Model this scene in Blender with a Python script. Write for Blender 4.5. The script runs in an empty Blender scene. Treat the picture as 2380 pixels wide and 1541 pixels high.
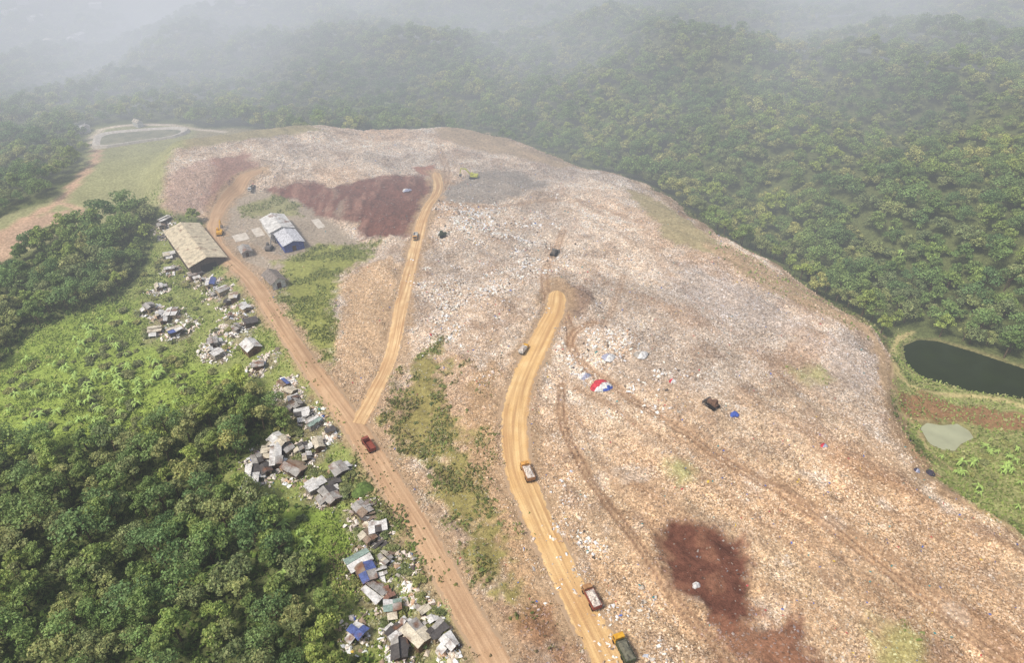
import bpy, math, random
import numpy as np
from mathutils import Vector
random.seed(7); rng=np.random.default_rng(7)
SC=bpy.context.scene; COL=SC.collection
# ------------------------------------------------------------------ utilities
def lin1(c):
    c=c/255.0
    return c/12.92 if c<=0.04045 else ((c+0.055)/1.055)**2.4
def lin(r,g,b): return (lin1(r),lin1(g),lin1(b))
def L4(c): 
    c=lin(*c); return (c[0],c[1],c[2],1.0)
def ss(a,b,x):
    t=np.clip((x-a)/(b-a),0,1); return t*t*(3-2*t)
_T=rng.random((256,256))
def vn(x,y,seed=0):
    x=x+seed*17.31; y=y+seed*9.77
    xi=np.floor(x).astype(np.int64); yi=np.floor(y).astype(np.int64)
    fx=x-xi; fy=y-yi; fx=fx*fx*(3-2*fx); fy=fy*fy*(3-2*fy)
    a=_T[xi&255,yi&255]; b=_T[(xi+1)&255,yi&255]; c=_T[xi&255,(yi+1)&255]; d=_T[(xi+1)&255,(yi+1)&255]
    return (a*(1-fx)+b*fx)*(1-fy)+(c*(1-fx)+d*fx)*fy
def fbm(x,y,s,seed=0,o=3):
    r=0;amp=1;tot=0
    for i in range(o):
        r=r+amp*vn(x/s,y/s,seed+i*3.7); tot+=amp; amp*=0.5; s=s*0.5
    return r/tot-0.5
def segd(X,Y,pts,closed=False):
    P=list(pts); 
    if closed: P=P+[P[0]]
    D=np.full(X.shape,1e12)
    for (x0,y0),(x1,y1) in zip(P[:-1],P[1:]):
        dx,dy=x1-x0,y1-y0; l=dx*dx+dy*dy+1e-9
        t=np.clip(((X-x0)*dx+(Y-y0)*dy)/l,0,1)
        D=np.minimum(D,(X-x0-t*dx)**2+(Y-y0-t*dy)**2)
    return np.sqrt(D)
def inside(X,Y,P):
    r=np.zeros(X.shape,bool); n=len(P)
    for i in range(n):
        x0,y0=P[i];x1,y1=P[(i+1)%n]
        if y0==y1: continue
        c=((y0>Y)!=(y1>Y))&(X<(x1-x0)*(Y-y0)/(y1-y0)+x0)
        r^=c
    return r
def sd(X,Y,P):
    d=segd(X,Y,P,True); return np.where(inside(X,Y,P),d,-d)
# ------------------------------------------------------------------ survey: aerial photo points -> ground
CH=140.0; PT=math.radians(35); CP,SP=math.cos(PT),math.sin(PT); FP=1608.0
def ray(u,v):
    a=(u-1190)/FP; b=(v-770.5)/FP
    return a, CP-b*SP, -SP-b*CP
def P0(u,v,z=0.0):
    a,y,d=ray(u,v); t=(CH-z)/(-d); return (a*t,y*t)
def PP(l,z=0.0): return [P0(u,v,z) for u,v in l]
OUTLINE=PP([(1160,1700),(1120,1541),(960,1200),(820,980),(640,750),(530,610),(490,510),(385,490),(378,420),(420,355),(600,326),(760,314),(900,309),(1020,308),
  (1100,314),(1200,337),(1330,385),(1460,430),(1560,480),(1650,560),(1760,610),(1900,690),(2050,780),(2070,900),(2110,1010),(2170,1110),(2380,1250),(2700,1450),(3000,1900),(1200,1900)])
YARD=PP([(500,505),(560,450),(640,450),(720,470),(800,540),(880,585),(830,680),(790,800),(740,850),(700,790),(600,660),(545,600)])
ZP=-8.0
POND=PP([(2100,805),(2135,790),(2180,794),(2260,818),(2380,858),(2500,900),(2520,980),(2380,928),(2250,908),(2150,880),(2108,850)],ZP)
POND2=PP([(2140,995),(2155,984),(2190,990),(2225,986),(2252,1002),(2262,1018),(2232,1032),(2218,1048),(2185,1044),(2160,1030)],ZP+0.5)
INC=[(-118,252,0),(-85,206,0),(-47,153,0),(-25,117,0),(-6,79,0),(-140,270,0),(7,117,3),(0,157,5),(16,219,9),(60,110,5),(60,160,8),(60,210,10),(92,200,6),
 (100,150,4),(108,120,2.5),(60,260,9),(30,300,8),(20,340,5),(-30,380,3.5),(-75,395,3),(-120,370,7),(-160,350,7),(-60,330,6),(-20,280,8),(-41,252,2),(-42,175,1),(-28,192,5),(-39,327,5),(30,60,3),(90,60,4),(0,40,1),(100,90,4)]
OUTC=[(-60,60,-2),(-60,110,-3),(-110,120,-6),(-90,160,-3),(-150,200,-5),(-200,300,-5),(-209,318,-2),(-200,350,-1),(-215,400,-2),(135,120,-6),(150,150,-8),(165,195,-9),(150,225,-9),(125,260,-7),(100,300,-7),(60,350,-5),(20,400,-5),(-40,440,-7),
 (-120,450,-8),(-220,430,-4),(220,120,-5),(230,200,4),(210,260,12),(190,310,14),(150,360,10),(100,420,6),(280,300,32),(350,400,40),(250,450,30),(150,520,18),(0,520,0),(-100,520,-6),(-250,520,-12),
 (400,250,45),(450,600,45),(250,650,34),(50,650,10),(-100,620,4),(-250,610,-4),(-400,590,-30),(-350,450,-20),(-300,320,-12),(-250,220,-14),(-200,120,-12),(-150,850,0),(-450,800,-30),(-600,1000,10),
 (-300,1100,20),(-200,1300,60),(-600,1400,90),(200,880,40),(500,900,70),(900,900,80),(500,1300,110),(0,1500,110),(-900,1200,90),(-1300,1700,150),(0,950,10),(0,-200,-5),(600,0,20),(-600,0,-20),(-1500,500,30),(1500,500,90),(0,3000,160),(-2000,2500,200),(2000,2500,200),(0,-1500,0)]
def idw(X,Y,C,e=28.0):
    N=0;D=0
    for x,y,z in C:
        w=1.0/((X-x)**2+(Y-y)**2+e*e)**2; N=N+w*z; D=D+w
    return N/D
def macro(X,Y):
    d=sd(X,Y,OUTLINE); d=d+(fbm(X,Y,22,5)*10+fbm(X,Y,6,6)*2.5)*ss(-60,10,X)
    zi=idw(X,Y,INC,16.0)+fbm(X,Y,40,3)*4.0
    am=ss(25,220,-d)
    zo=idw(X,Y,OUTC)+am*(fbm(X,Y,130,11)*40+fbm(X,Y,60,12)*24)+fbm(X,Y,25,14)*1.5
    r_=ss(-20,40,X); m=ss(-17-6*r_,3+11*r_,d); z=zo*(1-m)+zi*m
    y=ss(-9,3,sd(X,Y,YARD)); z=z*(1-y)+0.0*y
    for P,zp in((POND,ZP),(POND2,ZP+0.5)):
        dp=sd(X,Y,P); k=ss(-14,-1,dp); z=z*(1-k)+(zp+0.5)*k; z=z-1.8*ss(-1,1.5,dp)
    return z,d
def grow(s,st,lim,g=1.035):
    r=[];x=s
    while abs(x-s)<lim: st*=g; x+=st; r.append(x)
    return r
core=list(np.arange(-148,138,0.6)); xs=[-a for a in grow(148,0.6,3600)][::-1]+core+grow(core[-1],0.6,3600)
yc=[72.0]; 
while yc[-1]<410: yc.append(yc[-1]+0.5+0.6*(yc[-1]-72)/330)
ys=[144-a for a in grow(72,0.6,1500,1.06)][::-1]+yc+grow(yc[-1],1.1,4500)
xs=np.array(xs); ys=np.array(ys); NX,NY=len(xs),len(ys)
X,Y=np.meshgrid(xs,ys)
Z,DL=macro(X,Y)
def samp(G,x,y):
    x=np.asarray(x,float);y=np.asarray(y,float)
    i=np.clip(np.searchsorted(xs,x)-1,0,NX-2); j=np.clip(np.searchsorted(ys,y)-1,0,NY-2)
    fx=np.clip((x-xs[i])/(xs[i+1]-xs[i]),0,1); fy=np.clip((y-ys[j])/(ys[j+1]-ys[j]),0,1)
    if G.ndim==3: fx=fx[...,None]; fy=fy[...,None]
    return (G[j,i]*(1-fx)+G[j,i+1]*fx)*(1-fy)+(G[j+1,i]*(1-fx)+G[j+1,i+1]*fx)*fy
_ts=np.concatenate([np.arange(90,700,1.0),np.arange(700,3500,4.0)])
def hit(u,v):
    a,y,d=ray(u,v); px=a*_ts; py=y*_ts; pz=CH+d*_ts
    g=samp(Z,px,py)-pz
    k=int(np.argmax(g>0)); 
    if k==0: k=len(_ts)-1
    t0,t1=_ts[k-1],_ts[k]; f=-g[k-1]/(g[k]-g[k-1]+1e-9); t=t0+(t1-t0)*f
    return (a*t,y*t)
def HH(l): return [hit(u,v) for u,v in l]
def spline(P,step=1.0):
    P=[np.array(p) for p in P]; Q=[2*P[0]-P[1]]+P+[2*P[-1]-P[-2]]; r=[]
    for i in range(1,len(Q)-2):
        n=max(2,int(np.linalg.norm(Q[i+1]-Q[i])/step))
        for k in range(n):
            t=k/n
            r.append(0.5*((2*Q[i])+(Q[i+1]-Q[i-1])*t+(2*Q[i-1]-5*Q[i]+4*Q[i+1]-Q[i+2])*t*t+(3*Q[i]-Q[i-1]-3*Q[i+1]+Q[i+2])*t**3))
    r.append(P[-1]); return r
# ------------------------------------------------------------------ roads
R_MAIN=HH([(1185,1600),(1130,1500),(1055,1370),(965,1210),(900,1110),(820,985),(735,870),(665,770),(590,660),(530,600),(500,560),(497,515),(520,470),(560,425),(610,395)])
R_MID=HH([(1450,1620),(1405,1520),(1345,1400),(1290,1290),(1240,1180),(1205,1090),(1195,1000),(1205,920),(1230,850),(1265,775),(1290,720),(1296,675)])
R_SEC=HH([(832,985),(862,930),(895,865),(918,790),(935,700),(955,620),(972,550),(990,490),(1018,440),(1012,400)])
ROADS=[(R_MAIN,3.6,'access_road'),(R_MID,4.4,'haul_road'),(R_SEC,3.1,'haul_road')]
RSP=[spline(r[0],4.0) for r in ROADS]
MT=[(1296,700),(1325,760),(1325,800),(1370,860),(1500,945),(1640,1035),(1800,1130),(1950,1240),(2150,1400),(2330,1541),(2420,1600)]
TR=[(HH(MT),1.5,1.15),
    (HH([(1305,890),(1308,980),(1350,1080),(1420,1180),(1500,1290),(1580,1400),(1670,1500),(1720,1600)]),1.3,1),
    (HH([(1325,800),(1335,770),(1380,750)]),1.3,1),
    (HH([(1275,700),(1265,640),(1285,590),(1310,540)]),1.6,.7),
    (HH([(1340,900),(1420,940),(1500,1000)]),0.8,.6),
    (HH([(1450,640),(1430,700),(1400,760)]),1.0,.4),
    (HH([(1500,560),(1600,680),(1750,800),(1950,960),(2100,1100)]),1.0,.3),
    (HH([(1420,1180),(1500,1210),(1540,1240)]),0.9,.6),
    (HH([(1030,470),(1120,480),(1260,470),(1400,480),(1500,520)]),1.1,.5),
    (HH([(1020,345),(1040,400),(1030,440)]),1.8,.7),
    (HH([(1520,940),(1680,1040),(1860,1150),(2020,1270),(2230,1430),(2400,1570)]),.75,.45),
    (HH([(1560,1010),(1720,1110),(1860,1220),(2040,1370),(2200,1530)]),.75,.4),
    (HH([(1330,940),(1400,1080),(1480,1190),(1560,1290)]),.7,.35),
    (HH([(1500,980),(1620,1100),(1760,1200),(1900,1330),(2060,1500)]),.7,.35),
    (HH([(1750,1050),(1900,1180),(2150,1340),(2400,1500)]),0.8,.4)]
PATHS=[(HH([(224,345),(222,372),(190,410),(155,450),(135,470),(60,510),(15,540),(-30,600)]),2.4,(186,156,130),1.0),
       (HH([(135,470),(170,480),(205,500)]),1.8,(184,156,130),.9),
       (HH([(224,345),(213,325),(232,302),(310,290),(390,290),(440,298),(520,306)]),1.6,(204,190,170),1.0),
       (HH([(1640,570),(1700,600),(1800,645),(1900,702),(2010,765),(2040,800),(2052,850),(2058,905),(2085,965)]),1.4,(170,146,116),.75),
       (HH([(2120,772),(2086,792),(2078,840),(2110,893),(2200,918),(2300,925),(2420,955)]),0.9,(182,168,120),.9),
       (HH([(2090,960),(2160,985),(2140,1010),(2170,1060),(2210,1090)]),0.9,(176,154,116),.7),
       (HH([(640,640),(560,610),(540,560),(640,600)]),2.2,(158,138,116),.7)]
# ------------------------------------------------------------------ colour painting (albedo map of the ground)
n1=fbm(X,Y,18,21); n2=fbm(X,Y,5,22); n3=fbm(X,Y,1.6,23,2)
ca_,sa_=math.cos(-0.86),math.sin(-0.86); U_=X*ca_+Y*sa_; W_=-X*sa_+Y*ca_
stk=fbm(U_/5.0,W_,4.5,61,4); stk2=fbm(U_/2.5,W_,14,62,3); big=fbm(U_/1.6,W_,34,63,3); fine=fbm(U_/8.0,W_,1.5,64,3); pat=fbm(X,Y,8,65,4)
C=np.zeros((NY,NX,3)); 
def setc(mask,c,var=0.25):
    global C
    c=np.array(lin(*c)); f=(1+var*(n1+n2))[...,None]
    C=C*(1-mask[...,None])+c*f*mask[...,None]
LIT=np.zeros((NY,NX)); GRS=np.zeros((NY,NX)); TREE=np.ones((NY,NX))
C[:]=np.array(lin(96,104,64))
toe=ss(-8,-3.5,DL+n2*8)*(X>-30); setc(toe*.9,(150,124,94),0.5); setc(toe*np.exp(-((DL+3.0+n2*2)/1.3)**2)*.8,(186,162,130),.2)
inl=ss(-2.5,1.5,DL+n2*6)
setc(inl,(192,176,158),0.45)
wrm=inl*ss(200,105,Y); setc(wrm*0.75,(182,156,122),0.35)
LIT=inl*(0.7+0.5*ss(.12,-.12,stk+0.6*stk2+.4*fine+pat*.5))
setc(inl*ss(.06,.2,stk)*0.45,(158,134,110),0.3)
setc(inl*ss(.05,.2,big)*0.55,(160,148,136),0.3); setc(inl*ss(-.05,-.2,big)*0.45,(178,146,114),0.3)
setc(inl*ss(.08,.22,stk2)*0.55*ss(260,150,Y),(144,112,84),0.3)
setc(inl*ss(.1,.24,pat)*.5,(138,116,98),.3); setc(inl*ss(-.1,-.24,pat)*.4,(206,196,182),.3)
rim=inl*ss(8,2,DL+n2*10+n1*6)*(X>0)*(Y<390); setc(rim*.85,(150,126,98),.4); LIT*=1-.65*rim
TREE*= (DL<-3.5)*(toe<.35)
def region(px,col,edge=2.0,nz=4.0,lit=0.0,grs=0.0,tree=None,z=None,var=0.3,st=1.0):
    global LIT,GRS,TREE
    P=HH(px); d=sd(X,Y,P)+n2*nz+n3*nz*0.5; m=ss(-edge,edge,d)*st
    setc(m,col,var); LIT=LIT*(1-m)+lit*m; GRS=GRS*(1-m)+grs*m
    if tree is not None: TREE=np.where(m>0.5,tree,TREE)
    return m
# vegetation clearings
region([(-40,520),(100,470),(170,430),(205,350),(200,300),(450,288),(600,318),(400,350),(380,470),(330,500),(200,525),(60,585),(-40,620)],(148,148,106),3,5,0,0.12,0.0)
region([(-60,560),(20,530),(100,495),(160,490),(205,510),(120,525),(40,585),(-60,660)],(176,150,126),2,6,0,0.05,0.0)
region([(360,490),(400,490),(520,600),(640,750),(820,980),(960,1200),(1160,1541),(1200,1650),(950,1650),(880,1560),(790,1450),(760,1330),(800,1270),(770,1200),(680,1170),(550,1160),(520,1110),(600,1040),(690,1030),(690,970),(640,920),(590,905),(470,900),(330,820),(280,700),(330,640),(355,560)],(132,140,82),2,5,0.05,0.45,0.0)
region([(-60,900),(60,790),(200,720),(320,700),(330,800),(480,860),(560,880),(540,930),(420,990),(300,1030),(100,1040),(-60,1070)],(134,152,72),3,6,0,0.8,0.0)
region([(660,1190),(790,1180),(830,1260),(780,1330),(680,1280)],(124,144,66),2,3,0,0.9,0.0)
region([(2075,770),(2110,775),(2200,830),(2400,890),(2600,950),(2700,1400),(2380,1245),(2170,1110),(2080,930)],(148,150,98),3,3,0,0.4,0.0)
region([(2075,895),(2200,930),(2420,965),(2420,1010),(2200,985),(2105,970)],(140,104,76),2,7,0.05,0.15,0.0,st=.9)
region([(2065,930),(2110,975),(2150,1060),(2200,1120),(2160,1110),(2100,1020)],(154,130,100),2,4,0.2,0.05,0.0)
region([(760,250),(900,225),(960,270),(880,300),(760,285)],(118,134,78),10,18,0,0.3,None,st=.7)
region([(1010,300),(1130,308),(1200,335),(1330,385),(1300,392),(1180,358),(1020,322)],(160,140,114),2,5,0.05,0.1,0.0)
region([(455,300),(600,300),(760,305),(600,322),(430,345)],(148,138,106),3,4,0.02,0.1,0.0)
# landfill tones
region([(1030,440),(1100,400),(1200,395),(1280,430),(1200,460),(1090,475),(1030,470)],(140,131,121),3,6,0.3)
region([(400,400),(520,360),(590,370),(560,420),(500,490),(400,500),(380,450)],(166,144,130),4,8,0.4)
region([(500,365),(570,355),(600,390),(530,430),(490,500),(470,480),(500,420)],(144,114,102),2.5,6,0.15)
region([(1940,760),(2030,780),(2050,870),(2000,930),(1930,850)],(156,146,138),5,10,0.5,st=.7)
region([(1560,600),(1780,680),(1900,800),(1700,760),(1560,680)],(166,156,148),8,14,0.6,st=0.7)
region([(1450,430),(1560,480),(1670,560),(1660,590),(1560,560),(1500,500)],(154,142,108),2,7,0.1,0.2)
region([(1640,560),(1760,605),(1900,690),(2050,775),(2020,790),(1850,705),(1700,615)],(156,134,106),1.5,6,0.2,0.1,st=.8)
region([(540,600),(500,505),(560,440),(640,445),(720,470),(800,540),(870,585),(700,620),(600,640)],(154,142,126),2,3,0.1,0.0)
region([(560,480),(640,448),(700,470),(700,500),(560,505)],(140,138,98),2,6,0.05,0.2)
region([(650,610),(740,570),(880,565),(850,605),(790,640),(770,700),(790,770),(780,890),(730,830),(650,700)],(132,136,76),3,10,0.02,0.36)
region([(805,640),(880,600),(930,620),(905,760),(870,860),(800,950),(770,880),(790,740)],(176,152,124),2,7,0.55)
region([(1060,900),(1150,840),(1165,980),(1180,1150),(1270,1330),(1360,1541),(1230,1541),(1130,1290),(1070,1100)],(166,140,110),4,14,0.6,0.06)
region([(940,860),(1010,790),(1060,890),(1070,1000),(1120,1180),(1180,1340),(1200,1430),(1130,1360),(1060,1220),(980,1100),(890,1000)],(134,126,78),4,18,0.15,0.36)
region([(1200,1440),(1290,1400),(1370,1541),(1220,1541)],(134,100,74),4,12,0.4,st=.8)
region([(1550,1080),(1600,1075),(1620,1100),(1580,1120)],(156,150,106),3,6,0.3,0.1)
region([(2030,1460),(2110,1450),(2150,1560),(2060,1560)],(154,146,98),5,9,0.3,0.08)
region([(1840,860),(1900,860),(1930,890),(1860,890)],(156,150,110),3,6,0.3,0.06)
# soil
SOIL=(110,76,66)
mS=region([(615,436),(740,418),(770,432),(900,410),(985,410),(1012,425),(990,470),(965,545),(840,556),(830,520),(735,500),(700,470)],SOIL,1.6,5,0.04)
rg=fbm(X/1.0,Y/3.5,5,81,3); rg2=np.abs(fbm(X,Y,9,83,3)); setc(mS*ss(.04,.2,rg)*.6,(146,112,98),.3); setc(mS*ss(.035,.0,rg2)*.6,(86,62,56),.2)
setc(mS*ss(8,0,segd(X,Y,HH([(740,425),(800,500)])))*ss(-.1,.1,n2)*.8,(136,122,108),.3)
region([(955,388),(1008,380),(1018,412),(975,405)],(146,106,90),1,3,0.0)
region([(1740,1470),(1850,1450),(1900,1560),(1760,1600)],(104,72,58),3,8,0.1)
region([(1640,1400),(1752,1400),(1810,1460),(1880,1541),(1960,1640),(1760,1640),(1690,1500)],(134,98,76),3,11,0.25,st=.9)
mN=region([(1515,1245),(1560,1202),(1640,1222),(1715,1250),(1745,1320),(1757,1440),(1700,1460),(1640,1420),(1560,1350)],(104,68,54),1.6,5,0.05)
setc(mN*ss(.03,.2,n2)*.5,(136,98,76),.2); setc(mN*ss(-.05,-.25,n2)*.5,(84,54,44),.2)
region([(1290,655),(1370,670),(1375,715),(1330,740),(1250,700)],(136,116,100),1.5,4,0.3)
# tracks & road margins
rmin=np.full(X.shape,1e6)
for (P,hw,n),sp in zip(ROADS,RSP):
    d=segd(X,Y,sp); rmin=np.minimum(rmin,d-hw)
    m=ss(hw+3.5,hw-0.6,d+n2*6.0+n3*2.5)*.85; setc(m,(164,140,112),0.3); LIT=LIT*(1-m*.7); GRS*=1-m; TREE=np.where(d<hw+2,0,TREE)
RUT=np.zeros_like(X)
for P,hw,st in TR:
    st=min(st,1); d=segd(X,Y,spline(P,4.0))+n2*0.3; m=ss(hw+0.8,hw-0.2,d+n3*1.0)*0.6*st; setc(m,(168,138,108),0.3); LIT*=1-0.85*m
    r=np.exp(-((d-hw*0.62)/0.32)**2)*st; setc(r*0.8,(118,90,70),0.2); LIT*=1-.8*r; RUT=np.maximum(RUT,r)
for P,hw,pc,st in PATHS:
    d=segd(X,Y,spline(P,4.0)); m=ss(hw+.7,hw-0.6,d+n2*1.5+n3); setc(m*st,pc,0.25); LIT*=1-m*st; GRS*=1-m; TREE=np.where(d<hw+3,0,TREE)
dp=np.maximum(sd(X,Y,POND),sd(X,Y,POND2)); setc(ss(-2.2,-0.3,dp+n2*3)*.7,(120,112,78),0.4); LIT*=(dp<-1); GRS*=(dp<-0.5); TREE=np.where((dp>-1.0),0,TREE)
# shanty positions (u,v,len,wid,height,roof key)
SH=[(385,512,7,4,2.6,'white'),(378,525,5,4,2.4,'grey'),(396,592,6,4,2.5,'white'),(398,625,6,4,2.4,'grey'),(372,668,5,3.5,2.2,'white'),
(456,640,7,5,2.8,'rust'),(490,658,7,4.5,2.7,'blue'),(518,676,6,5,2.6,'white'),(545,690,6,4,2.5,'cream'),(570,716,6,4,2.5,'white'),(584,748,6,5,2.6,'dark'),
(350,716,7,5,2.6,'grey'),(402,728,7,5,2.6,'white'),(362,768,6,5,2.5,'cream'),(408,770,6.5,5,2.6,'blue'),(382,745,5,4,2.4,'dark'),
(498,797,6,4,2.6,'grey'),(506,824,6,5,2.6,'white'),(552,762,5,4,2.2,'grey'),
(602,852,5,4,2.2,'grey'),(662,893,5,3.6,2.6,'blue'),(675,912,5,4,2.6,'cream'),(690,940,6,4.5,2.5,'grey'),(705,966,6.5,5,2.6,'white'),(732,986,6,4,2.5,'teal'),
(652,1030,8,5,2.7,'white'),(645,1063,12,5,2.8,'white'),(600,1072,6,4.5,2.5,'grey'),(590,1110,9,4.5,2.6,'white'),(684,1092,8,5,2.6,'grey'),(708,1043,5,4,2.4,'dark'),(742,1036,6,4,2.6,'cream'),
(790,1098,6,5,2.7,'dark'),(735,1130,8,4.5,2.6,'white'),(768,1152,7.5,4.5,2.5,'grey'),
(845,1188,7,5,2.5,'grey'),(880,1228,6,4.5,2.5,'white'),(856,1252,5,4,2.3,'brown'),(838,1312,8,5.5,2.9,'teal'),(855,1340,7,5,2.8,'blue'),(872,1382,7,4.5,2.5,'grey'),(897,1302,5,4,2.4,'cream'),
(915,1415,6,4.5,2.6,'teal'),(835,1472,4.5,3.5,2.6,'blue'),(970,1480,7.5,5,2.8,'cream'),(1018,1470,6,4.5,2.5,'dark'),(1046,1498,5,3.5,2.4,'white'),(930,1512,6,4.5,2.6,'dark'),(922,1474,5,3.5,2.3,'white'),
(392,545,4,3,2,'grey'),(530,700,4,3,2,'dark'),(372,730,4,3,2,'white'),(490,815,4,3,2,'cream'),
(682,926,4,3,2,'dark'),(720,975,4,3,2,'grey'),(625,1050,4.5,3.5,2.2,'cream'),(672,1045,4.5,3.5,2,'grey'),(620,1095,4.5,3.5,2,'dark'),(715,1065,4,3.5,2,'white'),(778,1120,4.5,3.5,2,'dark'),
(862,1205,4,3,2,'brown'),(885,1270,4.5,3,2,'dark'),(900,1385,4,3,2,'rust'),(945,1450,4,3,2,'white')]
rs=random.Random(11)
for (p_,q_,n_) in (((655,880),(770,1020),3),((820,1165),(900,1280),2),((900,1330),(1060,1500),3),((430,630),(600,770),3)):
    for i in range(n_):
        t=(i+rs.random())/n_; SH.append((p_[0]+(q_[0]-p_[0])*t+rs.uniform(-14,14),p_[1]+(q_[1]-p_[1])*t+rs.uniform(-10,10),rs.uniform(2.6,4),rs.uniform(2.2,3),rs.uniform(1.5,2.1),rs.choice(['white','grey','white','cream','dark','grey','brown'])))
SHW=[hit(s[0],s[1]+6) for s in SH]
kk=[i for i,(x,y) in enumerate(SHW) if samp(rmin,x,y)>2.5]; SH=[SH[i] for i in kk]; SHW=[SHW[i] for i in kk]
ds=np.full(X.shape,1e9)
for x,y in SHW+HH([(440,755),(520,770),(560,790),(950,1350),(975,1390),(990,1350),(930,1310),(620,840)]): ds=np.minimum(ds,(X-x)**2+(Y-y)**2)
ds=np.sqrt(ds); m=ss(5.5,1.5,ds+n2*9)*(dp<-2)*ss(0,1.5,rmin); setc(m*0.7,(144,134,112),0.5); LIT=np.maximum(LIT,m*0.75); GRS*=1-0.5*m; TREE=np.where(ds<5.5,0,TREE)
# relief
clear=ss(0.0,2.5,rmin)
mound=0
for (u_,v_,s_,h_) in((1350,690,5,2.6),(1300,655,4,1.8),(1372,712,4,1.5),(1240,700,4,1.2),(1660,950,5,1.4),(1470,800,6,1.3),(1130,720,7,1.8),(1040,660,7,2.0),(1180,560,8,1.5),(1460,560,10,2.0),(1940,800,9,2.0)):
    hx,hy=hit(u_,v_); mound=mound+h_*np.exp(-((X-hx)**2+(Y-hy)**2)/(s_*s_))
Z=Z+clear*(mound+LIT*(fbm(X,Y,7,31)*1.9+n3*0.5+pat*1.6)+inl*(stk*1.6+stk2*3.4*ss(3,12,DL)*ss(0,12,rmin)+fine*.3)*(sd(X,Y,YARD)<-4)+ (1-LIT)*inl*n2*0.4) - RUT*0.3
Z=Z+clear*mS*(rg*2.2-rg2*2.5)-mN*1.0*ss(0,6,rmin)
Z=Z+0.35*np.exp(-((rmin-1.1)/.7)**2)*ss(-.15,.1,n2)*(inl>.5)-0.12*ss(0.3,-1.2,rmin)
# ------------------------------------------------------------------ mesh helpers
def arr_mesh(name,V,F,mat,col=None,flt=None,smooth=False,parent=None,link=True):
    me=bpy.data.meshes.new(name); V=np.asarray(V,np.float32); F=np.asarray(F,np.int32); k=F.shape[1]
    me.vertices.add(len(V)); me.vertices.foreach_set('co',V.ravel())
    me.loops.add(F.size); me.loops.foreach_set('vertex_index',F.ravel())
    me.polygons.add(len(F)); me.polygons.foreach_set('loop_start',np.arange(0,F.size,k,dtype=np.int32))
    me.update(calc_edges=True)
    me.polygons.foreach_set('use_smooth',np.full(len(F),smooth))
    if col is not None:
        a=me.color_attributes.new('Col','FLOAT_COLOR','POINT'); c=np.ones((len(V),4),np.float32); c[:,:3]=col; a.data.foreach_set('color',c.ravel())
    for nme,vals in (flt or {}).items():
        a=me.attributes.new(nme,'FLOAT','POINT'); a.data.foreach_set('value',np.asarray(vals,np.float32).ravel())
    me.materials.append(mat)
    o=bpy.data.objects.new(name,me)
    if link: COL.objects.link(o)
    if parent: o.parent=parent
    return o
class MB:
    def __init__(s): s.v=[];s.f=[];s.m=[]
    def add(s,V,F,m=0):
        b=len(s.v); s.v+= [tuple(p) for p in V]; s.f+=[tuple(b+i for i in f) for f in F]; s.m+=[m]*len(F)
    def hexa(s,b,t,m=0):
        s.add(list(b)+list(t),[(3,2,1,0),(4,5,6,7),(0,1,5,4),(1,2,6,5),(2,3,7,6),(3,0,4,7)],m)
    def box(s,cx,cy,cz,sx,sy,sz,m=0,tx=0,ty=0):
        x,y,z=sx/2,sy/2,sz/2
        b=[(cx-x,cy-y,cz-z),(cx+x,cy-y,cz-z),(cx+x,cy+y,cz-z),(cx-x,cy+y,cz-z)]
        t=[(cx-x+tx,cy-y+ty,cz+z),(cx+x-tx,cy-y+ty,cz+z),(cx+x-tx,cy+y-ty,cz+z),(cx-x+tx,cy+y-ty,cz+z)]
        s.hexa(b,t,m)
    def cyl(s,p0,p1,r0,r1=None,n=10,m=0):
        r1=r0 if r1 is None else r1; p0=Vector(p0);p1=Vector(p1); d=(p1-p0).normalized(); a=d.orthogonal().normalized(); b=d.cross(a)
        V=[];
        for p,r in((p0,r0),(p1,r1)):
            for i in range(n):
                t=2*math.pi*i/n; V.append(p+a*math.cos(t)*r+b*math.sin(t)*r)
        s.add(V,[tuple(range(n))[::-1],tuple(range(n,2*n))]+[(i,(i+1)%n,n+(i+1)%n,n+i) for i in range(n)],m)
    def prism(s,prof,y0,y1,m=0):
        n=len(prof); V=[(x,y0,z) for x,z in prof]+[(x,y1,z) for x,z in prof]
        s.add(V,[tuple(range(n)),tuple(range(n,2*n))[::-1]]+[(i,n+i,n+(i+1)%n,(i+1)%n) for i in range(n)],m)
    def slab(s,q,th,m=0):
        q=[Vector(p) for p in q]; n=(q[1]-q[0]).cross(q[3]-q[0]).normalized()*th
        s.hexa([p-n for p in q],q,m)
    def obj(s,name,mats,parent=None,bevel=0):
        me=bpy.data.meshes.new(name); me.from_pydata(s.v,[],s.f); 
        for m in mats: me.materials.append(m)
        me.polygons.foreach_set('material_index',s.m); me.update()
        o=bpy.data.objects.new(name,me); COL.objects.link(o)
        if parent: o.parent=parent
        if bevel:
            bm=o.modifiers.new('b','BEVEL'); bm.width=bevel; bm.segments=2
        return o
def thing(name,label,cat,x,y,rot=0,group=None,z=None,sc=1.0):
    e=bpy.data.objects.new(name,None); e.empty_display_size=0.5; COL.objects.link(e)
    e.location=(x,y,float(samp(Z,x,y)) if z is None else z); e.rotation_euler=(0,0,rot); e.scale=(sc,)*3
    e['label']=label; e['category']=cat
    if group: e['group']=group
    return e
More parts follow.
